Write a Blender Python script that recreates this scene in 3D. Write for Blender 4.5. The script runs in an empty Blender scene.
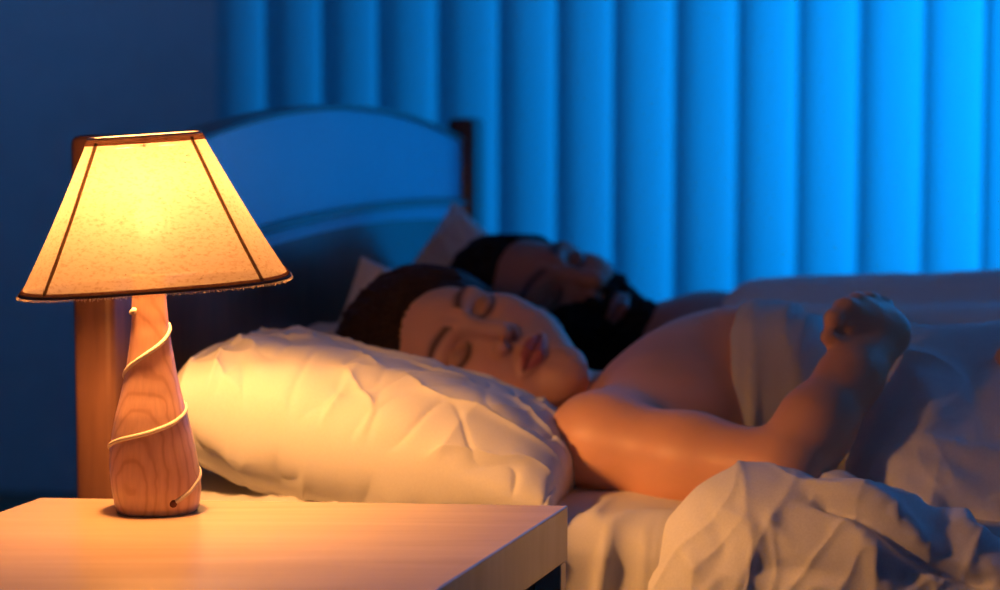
import bpy, bmesh, math
import numpy as np
from mathutils import Vector, Matrix

PI = math.pi
C = bpy.context.scene.collection
sc = bpy.context.scene

# ------------------------------------------------------------------ camera
F = 2400.0
ZC = 0.893
AL = math.atan(225.0 / F)
CR = np.array([1.0, 0, 0]); CF = np.array([0, math.cos(AL), -math.sin(AL)]); CU = np.array([0, math.sin(AL), math.cos(AL)])
CAM = np.array([0, 0, ZC])

def W(px, py, D):
    return CAM + CF * D + CR * ((px - 500) / F * D) + CU * ((295 - py) / F * D)

def Wz(px, py, z):
    d = CF + CR * ((px - 500) / F) + CU * ((295 - py) / F)
    return CAM + d * ((z - ZC) / d[2])

cd = bpy.data.cameras.new('camera'); cam = bpy.data.objects.new('camera', cd); C.objects.link(cam)
cam.location = (0, 0, ZC); cam.rotation_euler = (PI / 2 - AL, 0, 0)
cd.sensor_width = 36; cd.lens = 36 * F / 1000; cd.clip_start = 0.05
cd.dof.use_dof = True; cd.dof.focus_distance = 1.93; cd.dof.aperture_fstop = 4.9
sc.camera = cam

TH = math.radians(13)
U = np.array([math.cos(TH), -math.sin(TH), 0]); V = np.array([math.sin(TH), math.cos(TH), 0]); Z3 = np.array([0, 0, 1.0])
MZ = 0.50           # mattress top
NZ = 0.534          # nightstand top

# ------------------------------------------------------------------ materials
def mat(name, col, rough=0.6, spec=0.5, sub=0.0, coat=0.0):
    m = bpy.data.materials.new(name); m.use_nodes = True
    b = m.node_tree.nodes['Principled BSDF']
    b.inputs['Base Color'].default_value = (*col, 1); b.inputs['Roughness'].default_value = rough
    b.inputs['Specular IOR Level'].default_value = spec
    if sub: 
        b.inputs['Subsurface Weight'].default_value = sub
        b.inputs['Subsurface Radius'].default_value = (1, .35, .2); b.inputs['Subsurface Scale'].default_value = .008
    b.inputs['Coat Weight'].default_value = coat
    return m

def nd(m, t, **kw):
    n = m.node_tree.nodes.new(t)
    for k, v in kw.items(): setattr(n, k, v)
    return n

def noise_mix(m, ca, cb, scale, stretch=(1, 1, 1), detail=6, lo=.35, hi=.65, bump=0.0, coord='Object', dist=0.0, bdist=.002):
    L = m.node_tree.links; b = m.node_tree.nodes['Principled BSDF']
    tc = nd(m, 'ShaderNodeTexCoord'); mp = nd(m, 'ShaderNodeMapping'); mp.inputs['Scale'].default_value = stretch
    nz = nd(m, 'ShaderNodeTexNoise'); nz.inputs['Scale'].default_value = scale; nz.inputs['Detail'].default_value = detail
    nz.inputs['Distortion'].default_value = dist
    cr = nd(m, 'ShaderNodeValToRGB'); e = cr.color_ramp.elements
    e[0].position = lo; e[0].color = (*ca, 1); e[1].position = hi; e[1].color = (*cb, 1)
    L.new(tc.outputs[coord], mp.inputs[0]); L.new(mp.outputs[0], nz.inputs['Vector']); L.new(nz.outputs['Fac'], cr.inputs[0])
    L.new(cr.outputs[0], b.inputs['Base Color'])
    if bump:
        bp = nd(m, 'ShaderNodeBump'); bp.inputs['Strength'].default_value = bump; bp.inputs['Distance'].default_value = bdist
        L.new(nz.outputs['Fac'], bp.inputs['Height']); L.new(bp.outputs[0], b.inputs['Normal'])
    return m

M = {}
M['linen'] = noise_mix(mat('white_cotton', (.8, .79, .76), .85, .2), (.62, .60, .56), (.68, .66, .62), 900, bump=.15, bdist=.0004)
M['duvet'] = noise_mix(mat('duvet_cotton', (.8, .79, .76), .8, .25), (.74, .73, .71), (.80, .79, .77), 500, bump=.1, bdist=.0004)
M['wall'] = noise_mix(mat('wall_paint', (.3, .34, .4), .9, .2), (.58, .60, .63), (.62, .64, .67), 12, bump=.05)
M['ceil'] = noise_mix(mat('ceiling_paint', (.6, .6, .6), .9, .2), (.45, .46, .48), (.5, .5, .52), 12, bump=.05)
M['floor'] = noise_mix(mat('floor_boards', (.2, .13, .08), .5), (.12, .07, .04), (.2, .12, .07), 6, (1, 12, 1))
M['darkwood'] = noise_mix(mat('dark_wood', (.12, .05, .03), .28, .5), (.07, .028, .018), (.12, .05, .03), 9, (6, 6, 1), bump=.05, bdist=.0005)
M['postwood'] = noise_mix(mat('red_brown_wood', (.3, .12, .06), .4, .4), (.12, .05, .03), (.18, .08, .045), 7, (10, 10, 1), bump=.05, bdist=.0005)
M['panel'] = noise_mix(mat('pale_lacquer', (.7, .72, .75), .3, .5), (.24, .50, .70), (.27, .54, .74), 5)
M['table'] = noise_mix(mat('table_lacquer', (.8, .72, .6), .25, .5), (.44, .315, .20), (.52, .38, .255), 5, (.6, 7, 1), detail=5, lo=.3, hi=.7, dist=.8)
M['shelf_dark'] = mat('dark_lacquer', (.03, .028, .028), .5)
M['cord'] = noise_mix(mat('cord_cotton', (.8, .7, .55), .8), (.50, .40, .29), (.62, .52, .39), 900, bump=.4, bdist=.0005)
M['metal'] = mat('brass', (.6, .42, .2), .3); M['metal'].node_tree.nodes['Principled BSDF'].inputs['Metallic'].default_value = 1
M['trim_brown'] = mat('shade_trim', (.22, .075, .04), .85, .1)
M['hole'] = mat('hole_brown', (.12, .03, .015), .8)

def lampwood():
    m = mat('lamp_wood', (.62, .33, .2), .38, .45, coat=.15); L = m.node_tree.links; b = m.node_tree.nodes['Principled BSDF']
    tc = nd(m, 'ShaderNodeTexCoord'); mp = nd(m, 'ShaderNodeMapping')
    mp.inputs['Location'].default_value = (0.004, 0.038, 0); mp.inputs['Scale'].default_value = (1, 1, .23)
    nz = nd(m, 'ShaderNodeTexNoise'); nz.inputs['Scale'].default_value = 14; nz.inputs['Detail'].default_value = 3
    mx = nd(m, 'ShaderNodeMix', data_type='VECTOR'); mx.inputs[0].default_value = .035
    wv = nd(m, 'ShaderNodeTexWave', wave_type='RINGS', rings_direction='SPHERICAL'); wv.inputs['Scale'].default_value = 42; wv.inputs['Distortion'].default_value = 1.2
    wv.inputs['Detail'].default_value = 2; wv.inputs['Detail Scale'].default_value = 1.5
    cr = nd(m, 'ShaderNodeValToRGB'); e = cr.color_ramp.elements
    e[0].position = 0; e[0].color = (.60, .34, .22, 1); e[1].position = 1; e[1].color = (.48, .25, .15, 1)
    e2 = cr.color_ramp.elements.new(.75); e2.color = (.57, .315, .20, 1)
    fn = nd(m, 'ShaderNodeTexNoise'); fn.inputs['Scale'].default_value = 60; fn.inputs['Detail'].default_value = 5
    mp2 = nd(m, 'ShaderNodeMapping'); mp2.inputs['Scale'].default_value = (6, 6, .4)
    cm = nd(m, 'ShaderNodeMix', data_type='RGBA', blend_type='MULTIPLY'); cm.inputs[0].default_value = .35
    L.new(tc.outputs['Object'], mp.inputs[0]); L.new(tc.outputs['Object'], nz.inputs['Vector'])
    L.new(mp.outputs[0], mx.inputs[4]); L.new(nz.outputs['Color'], mx.inputs[5]); L.new(mx.outputs[1], wv.inputs['Vector'])
    L.new(wv.outputs['Fac'], cr.inputs[0]); L.new(tc.outputs['Object'], mp2.inputs[0]); L.new(mp2.outputs[0], fn.inputs['Vector'])
    L.new(cr.outputs[0], cm.inputs[6]); L.new(fn.outputs['Fac'], cm.inputs[7])
    # keep average brightness: scale noise up
    mr = nd(m, 'ShaderNodeMapRange'); mr.inputs[1].default_value = .3; mr.inputs[2].default_value = .7; mr.inputs[3].default_value = .75; mr.inputs[4].default_value = 1.1
    L.new(fn.outputs['Fac'], mr.inputs[0]); L.new(mr.outputs[0], cm.inputs[7])
    L.new(cm.outputs[2], b.inputs['Base Color'])
    return m
M['lampwood'] = lampwood()

def shade_mat(name='shade_fabric', ca=(.165, .125, .098), cb=(.13, .088, .062), trans=.5):
    m = bpy.data.materials.new(name); m.use_nodes = True; n = m.node_tree.nodes; n.clear(); L = m.node_tree.links
    out = nd(m, 'ShaderNodeOutputMaterial'); tr = nd(m, 'ShaderNodeBsdfTranslucent'); df = nd(m, 'ShaderNodeBsdfDiffuse'); tp = nd(m, 'ShaderNodeBsdfTransparent')
    a = nd(m, 'ShaderNodeMixShader'); a.inputs[0].default_value = trans
    b = nd(m, 'ShaderNodeMixShader'); b.inputs[0].default_value = TRANSP
    tc = nd(m, 'ShaderNodeTexCoord')
    n1 = nd(m, 'ShaderNodeTexNoise'); n1.inputs['Scale'].default_value = 230; n1.inputs['Detail'].default_value = 6; n1.inputs['Roughness'].default_value = .65
    mp = nd(m, 'ShaderNodeMapping'); mp.inputs['Scale'].default_value = (1, 1, 2.2)
    cr = nd(m, 'ShaderNodeValToRGB'); e = cr.color_ramp.elements
    e[0].position = .36; e[0].color = (*cb, 1); e[1].position = .5; e[1].color = (*ca, 1)
    vo = nd(m, 'ShaderNodeTexVoronoi'); vo.inputs['Scale'].default_value = 150
    c2 = nd(m, 'ShaderNodeValToRGB'); e = c2.color_ramp.elements
    e[0].position = .06; e[0].color = (.28, .17, .1, 1); e[1].position = .12; e[1].color = (1, 1, 1, 1)
    mu = nd(m, 'ShaderNodeMix', data_type='RGBA', blend_type='MULTIPLY'); mu.inputs[0].default_value = .55
    L.new(tc.outputs['Object'], mp.inputs[0]); L.new(mp.outputs[0], n1.inputs['Vector']); L.new(n1.outputs['Fac'], cr.inputs[0])
    L.new(mp.outputs[0], vo.inputs['Vector']); L.new(vo.outputs['Distance'], c2.inputs[0])
    L.new(cr.outputs[0], mu.inputs[6]); L.new(c2.outputs[0], mu.inputs[7])
    for s in (tr, df): L.new(mu.outputs[2], s.inputs[0])
    L.new(df.outputs[0], a.inputs[1]); L.new(tr.outputs[0], a.inputs[2]); L.new(a.outputs[0], b.inputs[1]); L.new(tp.outputs[0], b.inputs[2])
    L.new(b.outputs[0], out.inputs[0])
    return m
TRANSP = .17
M['shade'] = shade_mat()
def curtain_mat():
    m = bpy.data.materials.new('curtain_fabric'); m.use_nodes = True; n = m.node_tree.nodes; n.clear(); L = m.node_tree.links
    out = nd(m, 'ShaderNodeOutputMaterial'); tr = nd(m, 'ShaderNodeBsdfTranslucent'); df = nd(m, 'ShaderNodeBsdfDiffuse')
    a = nd(m, 'ShaderNodeMixShader'); a.inputs[0].default_value = .6
    tc = nd(m, 'ShaderNodeTexCoord'); n1 = nd(m, 'ShaderNodeTexNoise'); n1.inputs['Scale'].default_value = 400
    cr = nd(m, 'ShaderNodeValToRGB'); e = cr.color_ramp.elements
    e[0].color = (.30, .60, .70, 1); e[1].color = (.36, .70, .80, 1)
    L.new(tc.outputs['Object'], n1.inputs['Vector']); L.new(n1.outputs['Fac'], cr.inputs[0])
    for s in (tr, df): L.new(cr.outputs[0], s.inputs[0])
    L.new(df.outputs[0], a.inputs[1]); L.new(tr.outputs[0], a.inputs[2]); L.new(a.outputs[0], out.inputs[0])
    return m
M['curtain'] = curtain_mat()
def vcol_mat(name, rough=.45, sub=.12):
    m = mat(name, (.6, .4, .3), rough, .4, sub); at = nd(m, 'ShaderNodeAttribute'); at.attribute_name = 'Col'
    m.node_tree.links.new(at.outputs['Color'], m.node_tree.nodes['Principled BSDF'].inputs['Base Color']); return m
M['skin'] = vcol_mat('skin')
M['hair'] = noise_mix(mat('brown_hair', (.05, .025, .015), .55, .25), (.018, .009, .006), (.07, .035, .02), 60, (1, 8, 8), bump=.5, bdist=.003)
M['blackhair'] = noise_mix(mat('black_hair', (.012, .01, .01), .85, .1), (.008, .006, .006), (.02, .014, .012), 90, bump=.6, bdist=.003)

# ------------------------------------------------------------------ object helpers
def link(name, me, m=None, parent=None, smooth=True):
    o = bpy.data.objects.new(name, me); C.objects.link(o)
    if m: me.materials.append(m)
    if smooth:
        me.polygons.foreach_set('use_smooth', [True] * len(me.polygons))
    if parent: o.parent = parent; o.matrix_parent_inverse = Matrix.Translation(-Vector(parent.location)) if parent.location.length else Matrix()
    return o

def frombm(name, bm, m=None, parent=None, smooth=False):
    me = bpy.data.meshes.new(name); bm.normal_update(); bm.to_mesh(me); bm.free()
    return link(name, me, m, parent, smooth)

def frompy(name, v, f, m=None, parent=None, smooth=True):
    me = bpy.data.meshes.new(name)
    v = np.asarray(v, float); 
    me.from_pydata([tuple(p) for p in v], [], [tuple(int(i) for i in q) for q in f]); me.update()
    return link(name, me, m, parent, smooth)

def tag(o, label=None, cat=None, group=None, kind=None):
    if label: o['label'] = label
    if cat: o['category'] = cat
    if group: o['group'] = group
    if kind: o['kind'] = kind
    return o

def empty(name, loc, label, cat, group=None):
    o = bpy.data.objects.new(name, None); C.objects.link(o); o.location = tuple(loc); o.empty_display_size = .05
    return tag(o, label, cat, group)

def box_bm(origin, a, b, c, bevel=.0):
    """box spanned by vectors a,b,c from origin"""
    bm = bmesh.new(); o = np.array(origin, float)
    vs = [bm.verts.new(o + i * a + j * b + k * c) for k in (0, 1) for j in (0, 1) for i in (0, 1)]
    for q in ((0, 2, 3, 1), (4, 5, 7, 6), (0, 1, 5, 4), (2, 6, 7, 3), (0, 4, 6, 2), (1, 3, 7, 5)):
        bm.faces.new([vs[i] for i in q])
    bmesh.ops.recalc_face_normals(bm, faces=bm.faces)
    if bevel:
        bmesh.ops.bevel(bm, geom=list(bm.edges), offset=bevel, segments=3, affect='EDGES', profile=.5)
    return bm

def grid_faces(n, m, closed_u=False, off=0):
    f = []
    for i in range(n if closed_u else n - 1):
        for j in range(m - 1):
            a = i * m + j; b = ((i + 1) % n) * m + j
            f.append((a + off, b + off, b + 1 + off, a + 1 + off))
    return f

def tube(pts, r, seg=10, r2=None):
    """tapered tube through pts (closed caps)"""
    pts = [np.array(p, float) for p in pts]; n = len(pts); v = []; f = []
    T = [pts[min(i + 1, n - 1)] - pts[max(i - 1, 0)] for i in range(n)]
    T = [t / np.linalg.norm(t) for t in T]
    nrm = np.cross(T[0], [0.13, .27, .95]); nrm /= np.linalg.norm(nrm)
    for i in range(n):
        nrm = nrm - T[i] * np.dot(nrm, T[i]); nrm /= np.linalg.norm(nrm); bn = np.cross(T[i], nrm)
        rr = r if r2 is None else r + (r2 - r) * i / (n - 1)
        if callable(r): rr = r(i / (n - 1))
        for k in range(seg):
            a = 2 * PI * k / seg; v.append(pts[i] + rr * (math.cos(a) * nrm + math.sin(a) * bn))
    for i in range(n - 1):
        for k in range(seg):
            a = i * seg + k; b = i * seg + (k + 1) % seg
            f.append((a, b, b + seg, a + seg))
    f.append(tuple(range(seg))[::-1]); f.append(tuple((n - 1) * seg + k for k in range(seg)))
    return np.array(v), f

# ------------------------------------------------------------------ noise (numpy gradient noise)
_rs = np.random.RandomState(7); _perm = _rs.permutation(256); _perm = np.concatenate([_perm, _perm, _perm])
_g = _rs.normal(size=(256, 3)); _g /= np.linalg.norm(_g, axis=1)[:, None]
def gnoise(P, seed=0):
    P = np.asarray(P, float) + seed * 17.31; I = np.floor(P).astype(int); Fr = P - I; I &= 255
    w = Fr * Fr * Fr * (Fr * (Fr * 6 - 15) + 10); out = 0
    for dx in (0, 1):
        for dy in (0, 1):
            for dz in (0, 1):
                h = _perm[_perm[_perm[(I[:, 0] + dx) & 255] + ((I[:, 1] + dy) & 255)] + ((I[:, 2] + dz) & 255)]
                d = (_g[h] * (Fr - np.array([dx, dy, dz]))).sum(1)
                out = out + d * (w[:, 0] if dx else 1 - w[:, 0]) * (w[:, 1] if dy else 1 - w[:, 1]) * (w[:, 2] if dz else 1 - w[:, 2])
    return out * 1.6
def fbm(P, o=4, seed=0):
    s = 0; a = 1
    for k in range(o): s = s + a * gnoise(P * 2 ** k, seed + k); a *= .5
    return s
def ridge(P, seed=0, w=.12):
    """thin raised creases"""
    return np.exp(-np.abs(gnoise(P, seed)) / w)

# ------------------------------------------------------------------ signed distance modelling
def smin(a, b, k):
    h = np.clip(.5 + .5 * (b - a) / k, 0, 1); return b * (1 - h) + a * h - k * h * (1 - h)
def smax(a, b, k): return -smin(-a, -b, k)
def s_caps(P, a, b, ra, rb):
    a = np.asarray(a, float); b = np.asarray(b, float); ab = b - a; t = np.clip(((P - a) @ ab) / (ab @ ab + 1e-12), 0, 1)
    return np.linalg.norm(P - a - t[:, None] * ab, axis=1) - (ra + (rb - ra) * t)
def s_ell(P, c, r):
    r = np.asarray(r, float); q = (P - np.asarray(c)) / r; k0 = np.linalg.norm(q, axis=1); k1 = np.linalg.norm(q / r, axis=1)
    return k0 * (k0 - 1) / np.maximum(k1, 1e-9)
def s_sph(P, c, r): return np.linalg.norm(P - np.asarray(c), axis=1) - r

def extract(f, lo, hi, h, refine=None, proj=4):
    lo = np.asarray(lo, float); hi = np.asarray(hi, float)
    n = (np.ceil((hi - lo) / h / 4).astype(int)) * 4 + 1
    nc = (n - 1) // 4
    ax = [lo[i] + h * (np.arange(nc[i]) * 4 + 2) for i in range(3)]
    G = np.stack(np.meshgrid(*ax, indexing='ij'), -1).reshape(-1, 3)
    fc = f(G).reshape(nc)
    act = np.abs(fc) < 4 * h * 1.7 + .012
    vol = np.repeat(np.repeat(np.repeat(np.sign(fc) * 1.0, 4, 0), 4, 1), 4, 2)
    full = np.ones(n); full[:-1, :-1, :-1] = vol
    full[-1] = 1; full[:, -1] = 1; full[:, :, -1] = 1
    m = np.zeros(n, bool)
    am = np.repeat(np.repeat(np.repeat(act, 4, 0), 4, 1), 4, 2)
    m[:-1, :-1, :-1] |= am; m[1:, :-1, :-1] |= am; m[:-1, 1:, :-1] |= am; m[:-1, :-1, 1:] |= am
    idx = np.argwhere(m)
    vals = np.empty(len(idx))
    for s in range(0, len(idx), 400000):
        vals[s:s + 400000] = f(lo + h * idx[s:s + 400000])
    full[tuple(idx.T)] = vals
    S = full < 0
    # surface nets
    corner = [(i, j, k) for i in (0, 1) for j in (0, 1) for k in (0, 1)]
    sl = lambda o: tuple(slice(o[a], n[a] - 1 + o[a]) for a in range(3))
    cnt = sum(S[sl(o)].astype(np.int8) for o in corner)
    cell = (cnt > 0) & (cnt < 8); ci = np.argwhere(cell); vid = -np.ones(cell.shape, int); vid[tuple(ci.T)] = np.arange(len(ci))
    acc = np.zeros((len(ci), 3)); num = np.zeros(len(ci))
    for a in corner:
        for ax_ in range(3):
            if a[ax_] == 1: continue
            b = list(a); b[ax_] = 1
            fa = full[tuple((ci + a).T)]; fb = full[tuple((ci + b).T)]; x = (fa < 0) != (fb < 0)
            t = np.where(x, fa / np.where(x, fa - fb, 1), 0); t = np.clip(t, 0, 1)
            p = np.array(a, float)[None] + np.zeros((len(ci), 3)); p[:, ax_] += t
            acc[x] += p[x]; num[x] += 1
    vv = lo + h * (ci + acc / num[:, None])
    faces = []
    for ax_ in range(3):
        a, b = [(1, 2), (2, 0), (0, 1)][ax_]
        i0 = [slice(1, n[i] - 1) for i in range(3)]; i0[ax_] = slice(0, n[ax_] - 1)
        i1 = list(i0); i1[ax_] = slice(1, n[ax_])
        A = S[tuple(i0)]; B = S[tuple(i1)]
        for flip, msk in ((0, A & ~B), (1, B & ~A)):
            e = np.argwhere(msk); 
            if not len(e): continue
            e = e + np.array([s.start for s in i0])
            da = np.zeros(3, int); da[a] = 1; db = np.zeros(3, int); db[b] = 1
            q = [vid[tuple((e - da - db).T)], vid[tuple((e - db).T)], vid[tuple(e.T)], vid[tuple((e - da).T)]]
            q = np.stack(q, 1)
            if flip: q = q[:, ::-1]
            faces.append(q)
    faces = np.concatenate(faces)
    faces = faces[(faces >= 0).all(1)]
    vv = project(f, vv, proj, h)
    return vv, faces

def grad(f, P, e=5e-4):
    g = np.zeros_like(P)
    for a in range(3):
        d = np.zeros(3); d[a] = e; g[:, a] = f(P + d) - f(P - d)
    return g / (2 * e)
def project(f, vv, it, h):
    for _ in range(it):
        g = grad(f, vv); d = f(vv); vv = vv - g * (np.clip(d, -h, h) / np.maximum((g * g).sum(1), .2))[:, None]
    return vv

def subdiv(v, f):
    """one linear quad subdivision"""
    f = np.asarray(f); E = np.concatenate([f[:, [i, (i + 1) % 4]] for i in range(4)]); Es = np.sort(E, 1)
    key = Es[:, 0].astype(np.int64) * len(v) + Es[:, 1]; uq, inv = np.unique(key, return_inverse=True)
    ev = (v[uq // len(v)] + v[uq % len(v)]) / 2; fv = v[f].mean(1); n = len(f); e = inv.reshape(4, n) + len(v); c = np.arange(n) + len(v) + len(ev)
    F2 = np.concatenate([np.stack([f[:, i], e[i], c, e[(i + 3) % 4]], 1) for i in range(4)])
    return np.concatenate([v, ev, fv]), F2

def mesh_np(name, v, f, m, parent=None, col=None):
    me = bpy.data.meshes.new(name); f = np.asarray(f)
    me.vertices.add(len(v)); me.vertices.foreach_set('co', np.asarray(v, np.float32).ravel())
    me.loops.add(f.size); me.loops.foreach_set('vertex_index', f.ravel().astype(np.int32))
    me.polygons.add(len(f)); me.polygons.foreach_set('loop_start', (np.arange(len(f)) * f.shape[1]).astype(np.int32))
    me.polygons.foreach_set('loop_total', np.full(len(f), f.shape[1], np.int32)); me.update(calc_edges=True); me.validate()
    if col is not None:
        at = me.color_attributes.new('Col', 'FLOAT_COLOR', 'POINT'); c4 = np.ones((len(me.vertices), 4), np.float32); c4[:, :3] = col
        at.data.foreach_set('color', c4.ravel())
    return link(name, me, m, parent, True)

def normals(f, P): 
    g = grad(f, P, 1e-3); return g / np.maximum(np.linalg.norm(g, axis=1), 1e-6)[:, None]

# ================================================================== ROOM
def B(a, b, z=0):     # bed frame coords -> world ; origin = near head corner of bed (on floor)
    return BO + U * a + V * b + Z3 * z
BO = Wz(105, 495, MZ).copy(); BO[2] = 0

def wallbox(name, p, a, b, c, m):
    return tag(frombm(name, box_bm(p, a, b, c), m), kind='structure')
# room extents in bed frame
A0, A1, B0, B1, H = -1.7, 3.2, -2.7, 2.62, 2.35
wallbox('floor', B(A0, B0, -.05), U * (A1 - A0), V * (B1 - B0), Z3 * .05, M['floor'])
wallbox('ceiling', B(A0, B0, H), U * (A1 - A0), V * (B1 - B0), Z3 * .05, M['ceil'])
wallbox('wall_left', B(A0 - .1, B0, 0), U * .1, V * (B1 - B0), Z3 * H, M['wall'])
wallbox('wall_right', B(A1, B0, 0), U * .1, V * (B1 - B0), Z3 * H, M['wall'])
wallbox('wall_front', B(A0, B0 - .1, 0), U * (A1 - A0), V * .1, Z3 * H, M['wall'])
# back wall with a window opening
WA, WB, WZ0, WZ1 = -.62, 2.5, .12, 2.15
bm = bmesh.new()
for (a0, a1, z0, z1) in ((A0, WA, 0, H), (WB, A1, 0, H), (WA, WB, 0, WZ0), (WA, WB, WZ1, H)):
    t = box_bm(B(a0, B1, z0), U * (a1 - a0), V * .12, Z3 * (z1 - z0)); me = bpy.data.meshes.new('t'); t.to_mesh(me); t.free(); bm.from_mesh(me); bpy.data.meshes.remove(me)
bmesh.ops.remove_doubles(bm, verts=bm.verts, dist=1e-5)
tag(frombm('wall_back', bm, M['wall']), kind='structure')
bm = bmesh.new()
for (a0, a1, z0, z1) in ((WA, WA + .05, WZ0, WZ1), (WB - .05, WB, WZ0, WZ1), (WA, WB, WZ0, WZ0 + .05), (WA, WB, WZ1 - .05, WZ1)):
    t = box_bm(B(a0, B1 + .03, z0), U * (a1 - a0), V * .05, Z3 * (z1 - z0)); me = bpy.data.meshes.new('t'); t.to_mesh(me); t.free(); bm.from_mesh(me); bpy.data.meshes.remove(me)
tag(frombm('window_1', bm, mat('window_white', (.7, .7, .7), .4)), kind='structure')

# curtain: overlapping pleats
def curtain():
    n = 1800; m = 10; per = .1165; a0, a1 = -.76, 2.95; v = []
    t = np.linspace(a0, a1, n); ph = 2 * PI * (t - CPH) / per
    jit = gnoise(np.stack([t * 3, t * 0, t * 0], 1), 3)
    ph = ph + jit * .7
    ampn = 1 + .35 * gnoise(np.stack([t * 6, t * 0, t * 0], 1), 5)
    x = t - per * .19 * np.sin(ph) * ampn * 1.0
    y = -.026 * (np.cos(ph) + .15 * np.cos(2 * ph)) * ampn
    for i in range(n):
        for j in range(m):
            z = .02 + (2.22 - .02) * j / (m - 1); k = .92 + .08 * math.sin(3 * t[i] + j)
            v.append(B(x[i], B1 - .12 + y[i] * k, z))
    o = frompy('curtain', v, grid_faces(n, m), M['curtain'])
    return tag(o, 'long pleated curtain glowing blue across the window wall', 'curtain')
CPH = .03
curtain()
v, f = tube([B(-.85, B1 - .12, 2.25), B(3.0, B1 - .12, 2.25)], .014)
tag(frompy('curtain_rail', v, f, M['metal']), 'metal rail above the pleated curtain', 'curtain rail')

# ================================================================== BED
bed = empty('bed', B(0, 0, 0), 'wooden double bed with arched headboard and two corner posts', 'bed')
BW = 1.40
def post(b, side):
    bm = box_bm(B(-.019 if side else -.02, b, 0), U * .040, V * .07, Z3 * (.834 if side else .822), .008)
    return frombm('post', bm, M['postwood'] if side else M['darkwood'], bed, True)
post(-.0275, 1); post(BW - .0275, 0)
# headboard: arched upper board, arched moulding, lower panel
def arch(b): s = (b - BW / 2) / (BW / 2); return 1 - s * s
def archboard(name, zlo, zhi, a0, a1, m, n=60, bev=.003):
    bm = bmesh.new(); rows = []
    for i in range(n + 1):
        b = .03 + (BW - .06) * i / n; lo = zlo(b); hi = zhi(b)
        rows.append([bm.verts.new(B(a, b, z)) for a, z in ((a0, lo), (a1, lo), (a1, hi - bev), (a1 - bev, hi), (a0, hi))])
    for i in range(n):
        for k in range(5):
            bm.faces.new([rows[i][k], rows[i + 1][k], rows[i + 1][(k + 1) % 5], rows[i][(k + 1) % 5]])
    bm.faces.new(rows[0]); bm.faces.new(rows[-1][::-1]); bmesh.ops.recalc_face_normals(bm, faces=bm.faces)
    return frombm(name, bm, m, bed, False)
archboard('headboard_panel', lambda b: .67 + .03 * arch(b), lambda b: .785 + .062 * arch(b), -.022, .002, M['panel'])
archboard('top_rail', lambda b: .783 + .062 * arch(b), lambda b: .789 + .062 * arch(b), -.028, .008, M['darkwood'])
archboard('moulding', lambda b: .692 + .024 * arch(b), lambda b: .702 + .024 * arch(b), -.002, .012, M['darkwood'])
archboard('lower_panel', lambda b: .30, lambda b: .68 + .03 * arch(b), -.018, .001, M['darkwood'])
frombm('side_rail', box_bm(B(0, 0.0, .18), U * 2.0, V * .025, Z3 * .1, .004), M['darkwood'], bed)
frombm('side_rail', box_bm(B(0, BW - .025, .18), U * 2.0, V * .025, Z3 * .1, .004), M['darkwood'], bed)
frombm('slat_base', box_bm(B(0, .03, .19), U * 2.0, V * (BW - .06), Z3 * .03), M['darkwood'], bed)
frombm('footboard', box_bm(B(2.0, -.02, .1), U * .03, V * (BW + .04), Z3 * .35, .006), M['darkwood'], bed)
for b in (0, BW - .05): frombm('leg', box_bm(B(1.98, b, 0), U * .05, V * .05, Z3 * .12, .004), M['darkwood'], bed)

# mattress in a fitted sheet: cross profile swept along the bed
def mattress():
    na, prof = 420, []
    R = .035; b0, b1 = .0, BW
    for z in np.linspace(.22, MZ - R, 26): prof.append((b0, z, 0, -1))
    for k in range(1, 9): a = PI / 2 * k / 8; prof.append((b0 + R - R * math.cos(a), MZ - R + R * math.sin(a), k / 8, -1))
    for b in np.linspace(b0 + R, b1 - R, 90)[1:]: prof.append((b, MZ, 1, 0))
    for k in range(1, 7): a = PI / 2 * k / 6; prof.append((b1 - R + R * math.sin(a), MZ - R + R * math.cos(a), 1 - k / 6, 1))
    for z in np.linspace(MZ - R, .22, 8)[1:]: prof.append((b1, z, 0, 1))
    pr = np.array(prof); m = len(pr); aa = np.linspace(.01, 1.98, na)
    AA, K = np.meshgrid(aa, np.arange(m), indexing='ij'); b = pr[K, 0]; z = pr[K, 1]; top = pr[K, 2]; side = 1 - top
    sh = AA.shape; P = np.stack([AA.ravel(), b.ravel(), z.ravel()], 1)
    wob = gnoise(P * [9, 0, 2.5], 11) * .016 + gnoise(P * [22, 0, 5] + [0, 0, 0], 12) * .008 + (ridge(P * [14, 3, 4] + gnoise(P * 6, 72)[:, None] * .6, 15, .14)) * .014
    tops = fbm(P * [5, 5, 0], 3, 20) * .004 + ridge(P * [7, 9, 0], 21, .07) * .0035
    near = np.clip(1 - (P[:, 1] / .18), 0, 1)
    tops = tops + near * (ridge((P + .03 * np.stack([gnoise(P * 8, 70), gnoise(P * 8, 71), 0 * P[:, 0]], 1)) * [16, 5, 0], 22, .12) * .009)
    tf = top.ravel(); b2 = P[:, 1] - side.ravel() * (wob + .004) * np.where(P[:, 1] < .7, 1, -1); z2 = P[:, 2] + tf * tops - tf * .004
    v = BO + np.outer(P[:, 0], U) + np.outer(b2, V) + np.outer(z2, Z3)
    f = grid_faces(na, m)
    f = [q[::-1] for q in f]
    f.append(tuple(range(m))); f.append(tuple((na - 1) * m + k for k in range(m))[::-1])
    o = frompy('mattress', v, f, M['linen'])
    return tag(o, 'mattress in a creased white fitted sheet on the wooden bed', 'mattress')
mattress()

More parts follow.
